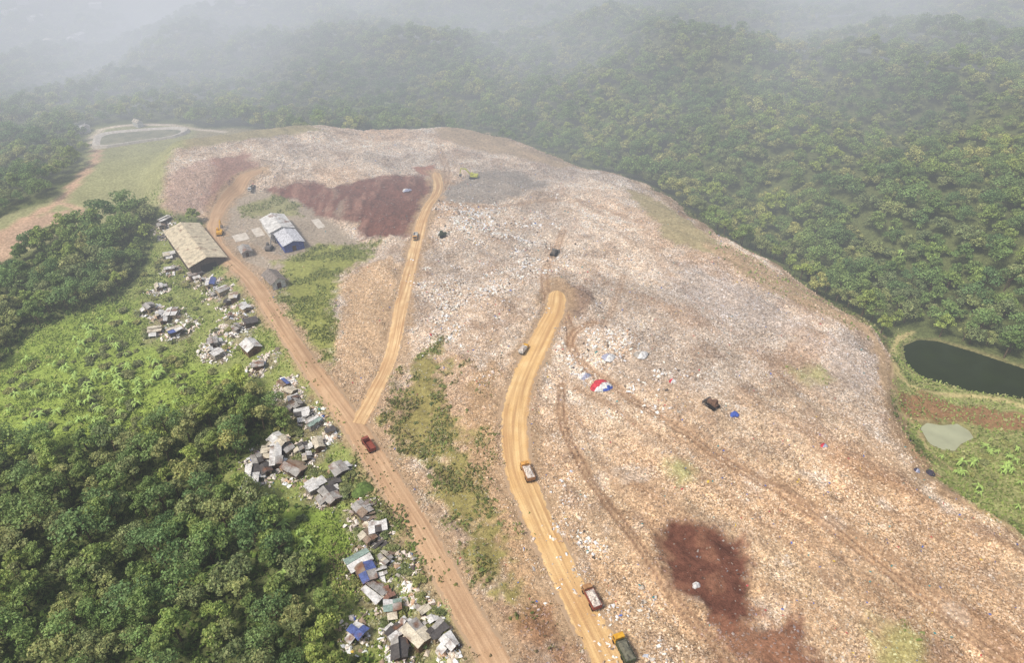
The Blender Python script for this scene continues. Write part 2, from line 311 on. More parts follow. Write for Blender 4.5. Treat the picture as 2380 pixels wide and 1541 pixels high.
# ------------------------------------------------------------------ materials
def newmat(name):
    m=bpy.data.materials.new(name); m.use_nodes=True; nt=m.node_tree; b=nt.nodes['Principled BSDF']; b.inputs['Roughness'].default_value=0.85
    b.inputs['Specular IOR Level'].default_value=0.25
    return m,nt,b
def N(nt,t,**k):
    n=nt.nodes.new(t)
    for a,v in k.items(): setattr(n,a,v)
    return n
def mixc(nt,fac,a,b,mode='MIX'):
    n=N(nt,'ShaderNodeMix',data_type='RGBA',blend_type=mode)
    for s,v in((n.inputs[0],fac),(n.inputs[6],a),(n.inputs[7],b)):
        if hasattr(v,'is_output'): nt.links.new(v,s)
        else: s.default_value=v
    return n.outputs[2]
def noise(nt,scale,detail=4,vec=None,out=0):
    n=N(nt,'ShaderNodeTexNoise'); n.inputs['Scale'].default_value=scale; n.inputs['Detail'].default_value=detail
    if vec is not None: nt.links.new(vec,n.inputs['Vector'])
    return n.outputs[out]
def ramp(nt,val,stops):
    r=N(nt,'ShaderNodeValToRGB'); nt.links.new(val,r.inputs[0]); e=r.color_ramp.elements
    while len(e)<len(stops): e.new(0.5)
    for el,(p,c) in zip(e,stops): el.position=p; el.color=c if len(c)==4 else (*c,1)
    return r.outputs[0]
def bump(nt,b,h,s=0.5,d=0.2):
    n=N(nt,'ShaderNodeBump'); n.inputs['Strength'].default_value=s; n.inputs['Distance'].default_value=d
    nt.links.new(h,n.inputs['Height']); nt.links.new(n.outputs[0],b.inputs['Normal'])
def pos(nt): return N(nt,'ShaderNodeNewGeometry').outputs['Position']
def simple(name,c,c2=None,sc=1.5,rough=0.8,metal=0,rust=0.0):
    m,nt,b=newmat(name); c2=c2 or tuple(int(v*0.68) for v in c)
    p=pos(nt); nn=noise(nt,sc,6,p)
    f=ramp(nt,nn,[(0.35,(0,0,0)),(0.68,(1,1,1))]); col=mixc(nt,f,L4(c),L4(c2))
    if rust:
        r=ramp(nt,noise(nt,sc*0.5,5,p),[(0.6-rust*0.3,(0,0,0)),(0.75-rust*0.2,(1,1,1))]); col=mixc(nt,r,col,L4((128,88,64)))
    nt.links.new(col,b.inputs['Base Color']); b.inputs['Roughness'].default_value=rough; b.inputs['Metallic'].default_value=metal
    return m
def corr(name,c,rust=0.1,per=4.0):
    m=simple(name,c,tuple(int(v*0.8) for v in c),0.6,0.6,0.0,rust); nt=m.node_tree; b=nt.nodes['Principled BSDF']
    t=N(nt,'ShaderNodeTexCoord'); w=N(nt,'ShaderNodeTexWave'); w.inputs['Scale'].default_value=per/3; w.bands_direction='X'
    nt.links.new(t.outputs['Object'],w.inputs['Vector']); bump(nt,b,w.outputs['Fac'],0.6,0.08); 
    l=b.inputs['Base Color'].links[0].from_socket
    st=ramp(nt,w.outputs['Fac'],[(0.0,(0.82,0.82,0.82)),(0.5,(1,1,1))]); c1=mixc(nt,1.0,l,st,'MULTIPLY')
    dirt=ramp(nt,noise(nt,2.6,7,pos(nt)),[(.35,(.62,.58,.54)),(.6,(1,1,1))]); nt.links.new(mixc(nt,0.7,c1,dirt,'MULTIPLY'),b.inputs['Base Color'])
    return m
# ground
gm,nt,b=newmat('ground_soil')
p=pos(nt); ca=N(nt,'ShaderNodeVertexColor',layer_name='Col').outputs[0]; la=N(nt,'ShaderNodeAttribute',attribute_name='lit').outputs['Fac']
def spkl(scale,lo):
    v=N(nt,'ShaderNodeTexVoronoi'); v.inputs['Scale'].default_value=scale; nt.links.new(p,v.inputs['Vector'])
    sep=N(nt,'ShaderNodeSeparateColor'); nt.links.new(v.outputs['Color'],sep.inputs[0])
    return ramp(nt,sep.outputs[0],[(0.0,(lo,lo*.94,lo*.89)),(0.35,(.88,.85,.82)),(0.65,(1.1,1.07,1.04)),(0.88,(1.4,1.38,1.35)),(1.0,(1.7,1.7,1.7))])
lc=mixc(nt,1.0,ca,spkl(3.2,.45),'MULTIPLY'); lc=mixc(nt,.5,lc,spkl(1.8,.6),'MULTIPLY'); c1=mixc(nt,la,ca,lc)
nz=ramp(nt,noise(nt,0.9,8,p),[(0.3,(.7,.68,.66)),(0.7,(1.28,1.28,1.28))]); c2=mixc(nt,1.0,c1,nz,'MULTIPLY')
nz2=ramp(nt,noise(nt,5,5,p),[(0.3,(.78,.76,.74)),(0.7,(1.2,1.2,1.2))]); c3=mixc(nt,1.0,c2,nz2,'MULTIPLY')
nt.links.new(c3,b.inputs['Base Color']); b.inputs['Roughness'].default_value=0.95; b.inputs['Specular IOR Level'].default_value=0.1
bump(nt,b,noise(nt,2.2,8,p),0.8,0.4)
def vcm(name,rough=0.8,rnd=False,trans=0.0):
    m,nt,b=newmat(name); ca=N(nt,'ShaderNodeVertexColor',layer_name='Col').outputs[0]; c=ca
    if rnd:
        oi=N(nt,'ShaderNodeObjectInfo')
        r=ramp(nt,oi.outputs['Random'],[(0,(.7,.78,.74)),(.3,(.92,.95,.94)),(.6,(1.08,1.06,1.0)),(.85,(1.26,1.2,1.04)),(1,(1.3,1.27,1.12))]); c=mixc(nt,1,c,r,'MULTIPLY')
        q=ramp(nt,noise(nt,0.014,3,oi.outputs['Location']),[(.36,(.8,.89,.93)),(.5,(1,1,1)),(.64,(1.18,1.13,1.03))]); c=mixc(nt,1,c,q,'MULTIPLY')
    nt.links.new(c,b.inputs['Base Color']); b.inputs['Roughness'].default_value=rough
    if trans:
        t=N(nt,'ShaderNodeBsdfTranslucent'); nt.links.new(c,t.inputs['Color']); mx=N(nt,'ShaderNodeMixShader'); mx.inputs[0].default_value=trans
        nt.links.new(b.outputs[0],mx.inputs[1]); nt.links.new(t.outputs[0],mx.inputs[2]); nt.links.new(mx.outputs[0],nt.nodes['Material Output'].inputs[0])
    return m
litm=vcm('litter_scraps',0.8); leafm=vcm('foliage',0.6,True,.35); weedm=vcm('weeds',0.75,False,.25)
def roadm(name,a,bb,rutc):
    m,nt,b=newmat(name); p=pos(nt); f=ramp(nt,noise(nt,0.25,7,p),[(.35,(0,0,0)),(.65,(1,1,1))]); c=mixc(nt,f,L4(a),L4(bb))
    ac=N(nt,'ShaderNodeAttribute',attribute_name='across').outputs['Fac']; al=N(nt,'ShaderNodeAttribute',attribute_name='along').outputs['Fac']
    cx=N(nt,'ShaderNodeCombineXYZ'); nt.links.new(ac,cx.inputs[0]); nt.links.new(al,cx.inputs[1])
    mp=N(nt,'ShaderNodeVectorMath',operation='MULTIPLY'); nt.links.new(cx.outputs[0],mp.inputs[0]); mp.inputs[1].default_value=(9,0.035,1)
    s1=noise(nt,1.0,5,mp.outputs[0]); k=ramp(nt,s1,[(.40,(0,0,0)),(.62,(.9,)*3)])
    c=mixc(nt,k,c,L4(rutc))
    g=ramp(nt,noise(nt,4,6,p),[(.3,(.84,)*3),(.7,(1.12,)*3)]); c=mixc(nt,1,c,g,'MULTIPLY')
    e=N(nt,'ShaderNodeMath',operation='PINGPONG'); nt.links.new(ac,e.inputs[0]); e.inputs[1].default_value=.5
    ea=N(nt,'ShaderNodeMath',operation='MULTIPLY_ADD'); nt.links.new(noise(nt,.6,6,p),ea.inputs[0]); ea.inputs[1].default_value=-.25; nt.links.new(e.outputs[0],ea.inputs[2])
    er=ramp(nt,ea.outputs[0],[(0.0,(1,1,1)),(.03,(0,0,0))]); c=mixc(nt,er,c,L4((160,136,110)))
    nt.links.new(c,b.inputs['Base Color']); b.inputs['Roughness'].default_value=0.95; b.inputs['Specular IOR Level'].default_value=.1; bump(nt,b,s1,0.5,0.25); return m
RM=[roadm('packed_dirt',(186,156,124),(176,144,112),(156,126,98)),roadm('yellow_dirt',(210,178,128),(198,162,110),(170,134,94)),roadm('ochre_dirt',(212,184,140),(194,160,118),(164,128,94))]
# ------------------------------------------------------------------ ground object
idx=np.arange(NX*NY).reshape(NY,NX)
F=np.stack([idx[:-1,:-1],idx[:-1,1:],idx[1:,1:],idx[1:,:-1]],-1).reshape(-1,4)
g=arr_mesh('ground',np.stack([X,Y,Z],-1).reshape(-1,3),F,gm,col=np.clip(C,0.005,1).reshape(-1,3),flt={'lit':LIT.ravel()},smooth=True)
g['kind']='structure'; g['label']='rolling ground with landfill mound and forest floor'
for (P,hw,nm),rmt in zip(ROADS,RM):
    S=spline(P,1.0); S=np.array(S); T=np.gradient(S,axis=0); T/=np.linalg.norm(T,axis=1)[:,None]; Nn=np.stack([-T[:,1],T[:,0]],-1)
    K=13; k=np.linspace(-1,1,K); s=np.arange(len(S)); V=[];A=[]
    tp=np.clip((len(S)-1-s)/6.0,0,1); tp=np.sqrt(1-(1-tp)**2)*.95+.05
    wl=hw*(1.05+0.45*fbm(s*1.0,s*0+3,18,5,4))*tp; wr=hw*(1.05+0.45*fbm(s*1.0,s*0+50,18,6,4))*tp
    for j in range(K):
        w=np.where(k[j]<0,wl,wr)*k[j]; q=S+Nn*w[:,None]; z=samp(Z,q[:,0],q[:,1])+0.2*(1-abs(k[j])**3)-0.1*(abs(k[j])>0.99)+0.02
        V.append(np.stack([q[:,0],q[:,1],z],-1)); A.append(np.full(len(S),(k[j]+1)/2))
    V=np.stack(V,1).reshape(-1,3); A=np.stack(A,1).ravel(); id2=np.arange(len(S)*K).reshape(-1,K)
    F=np.stack([id2[:-1,:-1],id2[:-1,1:],id2[1:,1:],id2[1:,:-1]],-1).reshape(-1,4)
    if rmt is RM[2]: V[:,2]+=0.03
    o=arr_mesh(nm,V,F[:,::-1],rmt,flt={'across':A,'along':np.repeat(s,K)},smooth=True); o['kind']='structure'
def water(P,z,c,name,rough,spec):
    m,nt,b=newmat(name+'_surface'); nt.links.new(mixc(nt,noise(nt,0.15,4,pos(nt)),L4(c),L4(tuple(int(v*.7) for v in c))),b.inputs['Base Color']); b.inputs['Roughness'].default_value=rough; b.inputs['Specular IOR Level'].default_value=spec
    bump(nt,b,noise(nt,1.5,3,pos(nt)),0.08,0.05)
    mb=MB(); cx=sum(p[0] for p in P)/len(P); cy=sum(p[1] for p in P)/len(P)
    mb.add([(cx+(x-cx)*1.08,cy+(y-cy)*1.12,z) for x,y in P],[tuple(range(len(P)))]); o=mb.obj(name,[m]); o['kind']='structure'; return o
water(POND,ZP,(44,54,28),'pond_water',0.12,.02)
water(POND2,ZP+0.5,(176,178,146),'pond_water',0.3,.2)
# ------------------------------------------------------------------ litter
def scatter(n,field,xr,yr):
    out=[];tot=0
    while tot<n:
        x=rng.uniform(*xr,n*2); y=rng.uniform(*yr,n*2); k=samp(field,x,y)>rng.random(n*2)
        out.append(np.stack([x[k],y[k]],-1)); tot+=k.sum()
    return np.concatenate(out)[:n]
def flakes(P,smin,smax,hmax,col,name,mat,tilt=0.35,lift=0.05,pw=2.2):
    n=len(P); z=samp(Z,P[:,0],P[:,1])+rng.uniform(0,0.12,n)+lift
    ph=rng.uniform(0,2*math.pi,n); s1=smin+(smax-smin)*rng.random(n)**pw; s2=s1*rng.uniform(0.4,1,n)
    a=np.stack([np.cos(ph),np.sin(ph),rng.normal(0,tilt,n)],-1)*s1[:,None]/2; bb=np.stack([-np.sin(ph),np.cos(ph),rng.normal(0,tilt,n)],-1)*s2[:,None]/2
    c=np.stack([P[:,0],P[:,1],z],-1); J=lambda: rng.uniform(0.6,1.25,(n,1))
    V=np.stack([c-a*J()-bb*J(),c+a*J()-bb*J(),c+a*J()+bb*J(),c-a*J()+bb*J(),c+np.stack([rng.normal(0,.1,n)*s1,rng.normal(0,.1,n)*s1,rng.uniform(0,hmax,n)*s1],-1)],1)
    b0=(np.arange(n)*5)[:,None]; F=np.stack([b0+np.array([i,(i+1)%4,4]) for i in range(4)],1).reshape(-1,3)
    o=arr_mesh(name,V.reshape(-1,3),F,mat,col=np.repeat(col,5,0)); o['kind']='stuff'; return o
PAL=np.array([lin(*c) for c in [(236,230,222),(226,216,204),(208,197,184),(230,220,208),(192,178,160),(176,170,162),(210,194,182),(154,134,114),(124,111,98),(88,79,72),(190,194,202),(244,240,234),(216,198,180),(182,152,124)]])
PW=np.array([12,14,14,12,12,9,10,9,7,5,4,4,7,7],float); PW/=PW.sum()
def litcol(P,keep=0.66,neutral=False):
    n=len(P); c=PAL[rng.choice(len(PAL),n,p=PW)].copy()
    base=samp(C,P[:,0],P[:,1]); f=base/np.array(lin(190,176,160)); 
    if not neutral: c*=np.clip(f,0.4,1.15)**.9; c=c*keep+base*1.2*(1-keep)
    br=fbm(P[:,0],P[:,1],22,41)+fbm(P[:,0],P[:,1],4,43)*0.7; c*=(1+0.5*br)[:,None]
    k=rng.random(n); 
    for lo,hi,q in((0,.004,(80,104,170)),(.004,.0065,(176,74,76)),(.0065,.009,(70,130,130)),(.009,.0105,(200,170,70))): c[(k>lo)&(k<hi)]=lin(*q)
    return np.clip(c,0.01,0.78)
LF=np.clip(LIT,0,1)*(0.5+0.9*ss(-0.3,0.3,fbm(X,Y,14,44)*1.5+n2))*(rmin>-.7)
P=scatter(280000,np.clip(LF,0,1),(-215,140),(60,412)); o=flakes(P,0.12,0.66,0.45,litcol(P),'litter',litm,0.33,0.03,2.0); o['label']='loose household rubbish scattered over the landfill'
edgeM=ss(1.6,.2,np.abs(rmin-.1))*(inl>.4)*ss(-.1,.15,n2); P=scatter(6000,edgeM,(-150,60),(70,330)); o=flakes(P,0.12,.5,.4,litcol(P),'roadside_litter',litm,.3,.22); o['label']='crumbs of rubbish and clods along the dirt road verges'
M=np.clip(ss(6.5,1.5,ds+n2*4)*clear*(dp<-2)*(rmin>0.5),0,1); P=scatter(8000,M*ss(-.08,.14,n2+n3),(-190,10),(70,310)); c=litcol(P,1,True); o=flakes(P,0.22,1.6,0.6,np.clip(c,0,.85),'scrap_rubbish',litm,0.4,0.15); o['label']='sheets bags and scrap strewn around the shacks'
W1=HH([(1040,480),(1250,470),(1260,560),(1240,700),(1200,800),(1080,860),(1000,760),(1000,600)]); W2=HH([(1360,780),(1460,770),(1560,880),(1500,930),(1340,870)]); W3=HH([(1240,1180),(1290,1180),(1500,1500),(1420,1541),(1340,1380)])
M=sum(ss(-12,12,sd(X,Y,w)+n2*16) for w in(W1,W2,W3))*LIT*ss(-.1,.25,n2+n1+n3*.5); P=scatter(7000,np.clip(M,0,1),(-60,80),(75,320)); o=flakes(P,0.25,1.15,0.7,np.clip(litcol(P,1,True),0,.72),'plastic_rubbish',litm,0.4,0.1); o['label']='pale plastic bags and sheets on the landfill'
# ------------------------------------------------------------------ undergrowth
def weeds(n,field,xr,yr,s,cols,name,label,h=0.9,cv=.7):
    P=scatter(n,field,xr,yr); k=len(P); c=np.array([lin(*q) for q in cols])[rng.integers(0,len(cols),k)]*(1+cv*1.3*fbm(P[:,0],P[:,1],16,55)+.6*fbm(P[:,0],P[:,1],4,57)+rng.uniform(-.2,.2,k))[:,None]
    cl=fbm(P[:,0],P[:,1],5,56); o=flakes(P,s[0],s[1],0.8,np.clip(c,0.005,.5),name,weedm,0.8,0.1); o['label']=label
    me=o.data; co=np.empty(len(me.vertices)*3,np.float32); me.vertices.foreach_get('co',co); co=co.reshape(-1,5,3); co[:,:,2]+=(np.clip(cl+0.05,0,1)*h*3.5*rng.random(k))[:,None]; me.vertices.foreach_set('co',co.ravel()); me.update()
G=np.clip(GRS,0,1); Gp=G*ss(-.12,.12,fbm(X,Y,7,71)+n3*.3)
weeds(26000,G*(LIT<.5)*(X<-20)*(inl<.5)*(.2+.8*ss(-.1,.12,fbm(X,Y,9,72))),(-190,-20),(60,320),(0.2,.75),[(144,162,78),(154,170,88),(124,146,66),(164,174,102),(114,134,62)],'undergrowth','low green weeds and shrubs in the clearing',.9,1.0)
weeds(5500,Gp*(X>-45)*(X<30)*(Y<230),(-45,30),(80,230),(0.3,0.9),[(124,126,74),(134,134,86),(110,114,64),(140,126,92),(100,114,60)],'undergrowth','scrubby bushes on the bank between the roads',0.7)
weeds(6000,Gp*(inl>.5)*(X<-20)*(Y>170),(-140,-20),(170,330),(0.25,.75),[(124,132,74),(134,140,84),(110,122,66)],'undergrowth','thin grass patches beside the yard',0.4)
weeds(10000,G*(X>80),(80,190),(80,330),(0.3,0.9),[(136,150,80),(146,156,94),(120,136,70),(156,154,106)],'undergrowth','grass and shrubs on the pond bank')
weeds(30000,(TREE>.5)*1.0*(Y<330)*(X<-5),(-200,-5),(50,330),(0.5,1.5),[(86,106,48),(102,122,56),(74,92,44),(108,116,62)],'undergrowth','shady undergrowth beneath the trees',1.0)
weeds(3500,toe*(inl<.5)*ss(-.05,.1,n2),(-30,170),(100,430),(0.3,1.1),[(108,120,68),(128,128,84),(94,108,62)],'undergrowth','rough weeds along the foot of the landfill',.6)
# ------------------------------------------------------------------ trees
bark=simple('bark',(110,94,74),(76,64,52),3)
def crown_mesh(seed,R,H,kind=0):
    r=np.random.default_rng(seed); nl=r.integers(12,18); V=[];CC=[]
    base=[np.array(lin(142,158,90)),np.array(lin(154,160,106)),np.array(lin(126,148,92))][kind%3]
    for l in range(nl):
        a=r.uniform(0,2*math.pi); q=R*0.8*math.sqrt(r.random()) if l>1 else R*0.15
        c=np.array([math.cos(a)*q,math.sin(a)*q,H*(0.80-0.34*(q/R)**1.5+r.uniform(-.13,.12))]); lr=R*r.uniform(.2,.38)
        lob=r.uniform(.74,1.2); m=int(38+74*(lr/R)*1.6)
        for i in range(m):
            d=r.normal(size=3); d/=np.linalg.norm(d); 
            if d[2]<-0.45: d[2]*=-1
            p=c+d*lr*r.uniform(.7,1.2)*np.array([1,1,.8]); n=d+r.normal(size=3)*.5; n/=np.linalg.norm(n)
            t=np.cross(n,r.normal(size=3)); t/=np.linalg.norm(t); bt=np.cross(n,t); s=r.uniform(.2,.46); s2=s*r.uniform(.5,.9)
            V+= [p-t*s,p-bt*s2+n*.06,p+t*s,p+bt*s2+n*.06]; CC+= [base*lob*r.uniform(.7,1.35)*np.array([1+r.uniform(-.08,.12),1,1])]*4
    V=np.array(V); F=np.arange(len(V)).reshape(-1,4); return V,F,np.clip(np.array(CC),0.006,.5)
def trunk_mb(seed,H,R):
    r=random.Random(seed); mb=MB(); mb.cyl((0,0,-.6),(r.uniform(-.3,.3),r.uniform(-.3,.3),H*.55),.26,.15,7)
    for i in range(4):
        a=i*1.57+r.uniform(-.5,.5); h0=H*r.uniform(.3,.5); mb.cyl((0,0,h0),(math.cos(a)*R*.55,math.sin(a)*R*.55,H*r.uniform(.6,.8)),.12,.04,5)
    mb.cyl((0,0,H*.5),(0.1,-.1,H*.85),.15,.04,5); return mb
crowncol=bpy.data.collections.new('crown_kinds'); CR=[];TK=[]
spec=[(4.4,9,0),(3.6,8.5,1),(5.0,9.5,2),(3.2,10.5,0),(4.2,7,1),(6.0,11,2),(2.6,6.5,0),(4.8,8.5,1)]
for i,(R,H,k) in enumerate(spec):
    V,F,cc=crown_mesh(100+i,R,H,k); o=arr_mesh('crown',V,F,leafm,col=cc,link=False); CR.append(o)
    t=trunk_mb(i,H,R); o=t.obj('trunk',[bark]); COL.objects.unlink(o); TK.append(o)
def cand(x0,x1,y0,y1,sp):
    gx=np.arange(x0,x1,sp); gy=np.arange(y0,y1,sp); a,b_=np.meshgrid(gx,gy); a=a+rng.uniform(-.45,.45,a.shape)*sp; b_=b_+rng.uniform(-.45,.45,b_.shape)*sp
    return np.stack([a.ravel(),b_.ravel()],-1)
P=np.concatenate([cand(-420,420,30,450,6.1),cand(-800,800,450,800,6.8),cand(-1400,1400,800,1900,11)])
P=P[samp(TREE,P[:,0],P[:,1])>.5]
z=samp(Z,P[:,0],P[:,1]); fw=P[:,1]*CP+(CH-z)*SP; a=P[:,0]/fw; bb=(-P[:,1]*SP+(CH-z)*CP)/fw; dist=np.sqrt(P[:,0]**2+P[:,1]**2+(CH-z)**2)
keep=(abs(a)<0.86)&(bb<.58); P=P[keep]; a=a[keep]; bb=bb[keep]; dist=dist[keep]; z=z[keep]
vis=(abs(a)<.75)&(bb<.47); order=np.argsort(np.where(vis,dist,1e9)); ind=order[:290]; rest=order[290:]
first={}
for n,i in enumerate(ind):
    k=n%len(spec) if n<len(spec) else int(rng.integers(len(spec))); x,y=P[i]
    lab=['broadleaf tree with dense green crown in the forest','slender tree with olive green crown in the forest','wide spreading dark green tree in the forest'][spec[k][2]]
    e=thing('tree',lab,'tree',x,y,random.uniform(0,6.28),'trees of the forest beside the landfill',sc=random.uniform(.75,1.2))
    if k not in first: c,t=CR[k],TK[k]; first[k]=1; crowncol.objects.link(c)
    else: c,t=CR[k].copy(),TK[k].copy()
    for q in(c,t): q.parent=e; COL.objects.link(q)
print('TREES',len(P))
Q=P[rest]; zz=z[rest]; me=bpy.data.meshes.new('forest'); me.vertices.add(len(Q)); me.vertices.foreach_set('co',np.stack([Q[:,0],Q[:,1],zz-.2],-1).astype(np.float32).ravel())
szn=1+.7*fbm(Q[:,0],Q[:,1],40,91)
at=me.attributes.new('size','FLOAT','POINT'); at.data.foreach_set('value',(rng.uniform(.65,1.3,len(Q))*szn*np.where(Q[:,1]>800,1.35,1.0)).astype(np.float32))
fo=bpy.data.objects.new('forest',me); COL.objects.link(fo); fo['kind']='stuff'; fo['label']='dense tropical forest covering the hills'
ng=bpy.data.node_groups.new('forest_growth','GeometryNodeTree'); ng.interface.new_socket('Geometry',in_out='INPUT',socket_type='NodeSocketGeometry'); ng.interface.new_socket('Geometry',in_out='OUTPUT',socket_type='NodeSocketGeometry')
gi=ng.nodes.new('NodeGroupInput'); go=ng.nodes.new('NodeGroupOutput'); ip=ng.nodes.new('GeometryNodeInstanceOnPoints'); ci=ng.nodes.new('GeometryNodeCollectionInfo')
ci.inputs['Collection'].default_value=crowncol; ci.inputs['Separate Children'].default_value=True; ci.inputs['Reset Children'].default_value=True
ri=ng.nodes.new('FunctionNodeRandomValue'); ri.data_type='INT'; ri.inputs[4].default_value=0; ri.inputs[5].default_value=7
rr=ng.nodes.new('FunctionNodeRandomValue'); rr.data_type='FLOAT_VECTOR'; rr.inputs[0].default_value=(-.12,-.12,0); rr.inputs[1].default_value=(.12,.12,6.28); rr.inputs['Seed'].default_value=3
na=ng.nodes.new('GeometryNodeInputNamedAttribute'); na.data_type='FLOAT'; na.inputs['Name'].default_value='size'
lk=ng.links.new; lk(gi.outputs[0],ip.inputs['Points']); lk(ci.outputs[0],ip.inputs['Instance']); ip.inputs['Pick Instance'].default_value=True
lk(ri.outputs[2],ip.inputs['Instance Index']); lk(rr.outputs[0],ip.inputs['Rotation']); lk(na.outputs[0],ip.inputs['Scale']); lk(ip.outputs[0],go.inputs[0])
mo=fo.modifiers.new('growth','NODES'); mo.node_group=ng
# banana plants
def banana(seed):
    r=random.Random(seed); V=[];F=[];CC=[]
    g1=np.array(lin(158,182,100))
    for i in range(r.randint(8,11)):
        a=i*2.4+r.uniform(-.5,.5); L=r.uniform(1.4,2.7); up=r.uniform(.5,1.5); w=.3; b0=len(V); sh=r.uniform(.6,1.2); dr=r.uniform(.6,1.5)
        for k in range(6):
            t=k/5; d=L*t; h=2.3+up*math.sin(t*2.4)*1.0-dr*t*t; ww=w*math.sin(math.pi*min(.97,t*.85+.1))+.03
            for s in(-1,0,1): V.append((math.cos(a)*d-math.sin(a)*ww*s,math.sin(a)*d+math.cos(a)*ww*s,h-(.14 if s else 0))); CC.append(g1*sh*(1.15 if s==0 else 1))
        for k in range(5):
            for s in(0,1): q=b0+k*3+s; F.append((q,q+1,q+4,q+3))
    return np.array(V),np.array(F),np.array(CC)
BCS=[]
for sd_ in(5,6,9):
    V,F,cc=banana(sd_); BCS.append(arr_mesh('crown',V,F,weedm,col=cc,smooth=True,link=False))
mb=MB(); mb.cyl((0,0,-.3),(0,0,2.4),.16,.11,8); stemm=simple('banana_stem',(140,140,84)); BS=mb.obj('stem',[stemm]); COL.objects.unlink(BS)
B1=HH([(-20,960),(60,840),(200,750),(310,730),(330,830),(440,880),(420,960),(300,1000),(100,1020)]); B2=HH([(2180,1060),(2260,1045),(2400,1030),(2460,1140),(2380,1190),(2230,1140)]); B3=HH([(420,1320),(700,1190),(800,1240),(760,1320),(500,1420)]); B4=HH([(2040,520),(2120,480),(2160,560),(2080,620)])
def banpts(poly,n):
    a=np.array(poly); out=[]
    while len(out)<n:
        q=rng.uniform(a.min(0),a.max(0)); 
        if inside(q[:1],q[1:],poly)[0]: out.append(q)
    return out
for poly,n in((B1,90),(B2,26),(B3,12),(B4,6)):
    for q in banpts(poly,n):
        e=thing('banana_plant','banana plant with broad arching bright green leaves','banana plant',q[0],q[1],random.uniform(0,6.28),'banana plants in the clearing',sc=random.uniform(.5,1.0))
        c,t=random.choice(BCS).copy(),BS.copy()
        for w in(c,t): w.parent=e; COL.objects.link(w)
V,F,cc=crown_mesh(300,1.5,2.4,1); SB=arr_mesh('shrub',V,F,leafm,col=np.clip(cc*.95,0,.4),link=False)
S1=HH([(0,930),(60,840),(300,800),(560,880),(640,900),(560,970),(400,1020),(0,1060)]); S2=HH([(950,880),(1010,830),(1060,950),(1100,1150),(1180,1340),(1080,1220),(960,1060)]); S3=HH([(2180,1050),(2400,1010),(2480,1150),(2260,1150)]); S4=HH([(420,700),(560,780),(560,860),(450,840),(420,780)])
S5=HH([(640,900),(700,1000),(830,1110),(900,1160),(960,1300),(1060,1500),(900,1500),(820,1380),(800,1200),(640,1010)]); S6=HH([(330,560),(420,590),(520,690),(560,780),(400,790),(320,700)]); S7=HH([(120,800),(330,700),(480,870),(300,900)])
for poly,n,big_ in((S1,80,1.3),(S2,26,.6),(S3,35,1),(S4,12,1),(B3,20,1),(S5,90,1.4),(S6,34,1.2),(S7,24,1.4)):
    for q in banpts(poly,n):
        if samp(rmin,q[0],q[1])<2: continue
        o=SB.copy(); COL.objects.link(o); s_=random.uniform(.35,.95)*big_; o.scale=(s_,s_,s_*.8); o.rotation_euler=(0,0,random.uniform(0,6)); o.location=(q[0],q[1],float(samp(Z,q[0],q[1]))-.5*s_)
        o['label']='low rounded green shrub growing on the grass'; o['category']='shrub'; o['group']='shrubs in the clearings'
# ------------------------------------------------------------------ buildings
RC={'white':(232,230,226),'grey':(178,174,168),'cream':(220,210,188),'rust':(160,120,104),'blue':(92,108,166),'teal':(150,170,160),'dark':(90,86,84),'brown':(150,132,114),'tan':(222,208,178)}
RMAT={k:corr(k+'_sheet_roof',c,0.3 if k in('grey','rust','brown') else 0.08) for k,c in RC.items()}
WM=[simple('timber_wall',(122,98,76)),simple('block_wall',(164,156,146)),simple('plank_wall',(96,82,70)),simple('blue_wall',(80,94,158)),simple('white_wall',(215,212,205)),simple('tan_wall',(176,156,124))]
darkm=simple('dark_opening',(34,30,28)); glass=simple('window_glass',(46,54,62),rough=.15); doorm=simple('door_wood',(92,66,46)); conc=simple('concrete',(200,192,180),(174,164,150),.6)
def gable(name,label,cat,x,y,rot,Ln,W,h,rise,roof,wall,ov=.5,windows=True,group=None,door='end',endwall=None):
    e=thing(name,label,cat,x,y,rot,group); z0=-.5
    mb=MB(); t=.18; 
    for s in(-1,1): mb.box(0,s*(W/2-t/2),(h+z0)/2,Ln,t,h-z0)
    for s in(-1,1):
        xx=s*(Ln/2-t/2); prof=[(-W/2+t,z0),(W/2-t,z0),(W/2-t,h),(0,h+rise-.08),(-W/2+t,h)]
        V=[(xx-t/2,a,b) for a,b in prof]+[(xx+t/2,a,b) for a,b in prof]; mb.add(V,[(0,1,2,3,4)[::-1],(5,6,7,8,9)]+[(i,(i+1)%5,5+(i+1)%5,5+i) for i in range(5)],1 if endwall is not None else 0)
    mb.obj('wall',[wall]+([endwall] if endwall is not None else []),e)
    mb=MB(); sl=rise/(W/2); ye=W/2+ov; X0,X1=-Ln/2-ov,Ln/2+ov; zr=h+rise+.05; ze=zr-sl*ye
    mb.slab([(X0,-ye,ze),(X1,-ye,ze),(X1,0,zr),(X0,0,zr)],.07); mb.slab([(X0,0,zr),(X1,0,zr),(X1,ye,ze),(X0,ye,ze)],.07)
    mb.box(0,0,zr+.04,X1-X0,.5,.06)
    mb.obj('roof',[roof],e)
    mb=MB(); dw,dh=min(1.6,W*.3),min(2.3,h*.85)
    if cat=='warehouse': dw,dh=W*.45,h*.8
    mb.box(Ln/2+.03,0,dh/2,.08,dw,dh); mb.obj('door',[darkm if cat=='warehouse' else doorm],e)
    if windows:
        n=max(1,int(Ln/4))
        for s in(-1,1):
            for i in range(n):
                mb=MB(); xx=-Ln/2+(i+.5)*Ln/n; mb.box(xx,s*(W/2+.02),h*.6,1.3,.06,.9); mb.obj('window',[glass],e)
    return e
def ang(p,q): return math.atan2(q[1]-p[1],q[0]-p[0])
a0=P0(428,540);a1=P0(482,612); AX=ang(a0,a1)
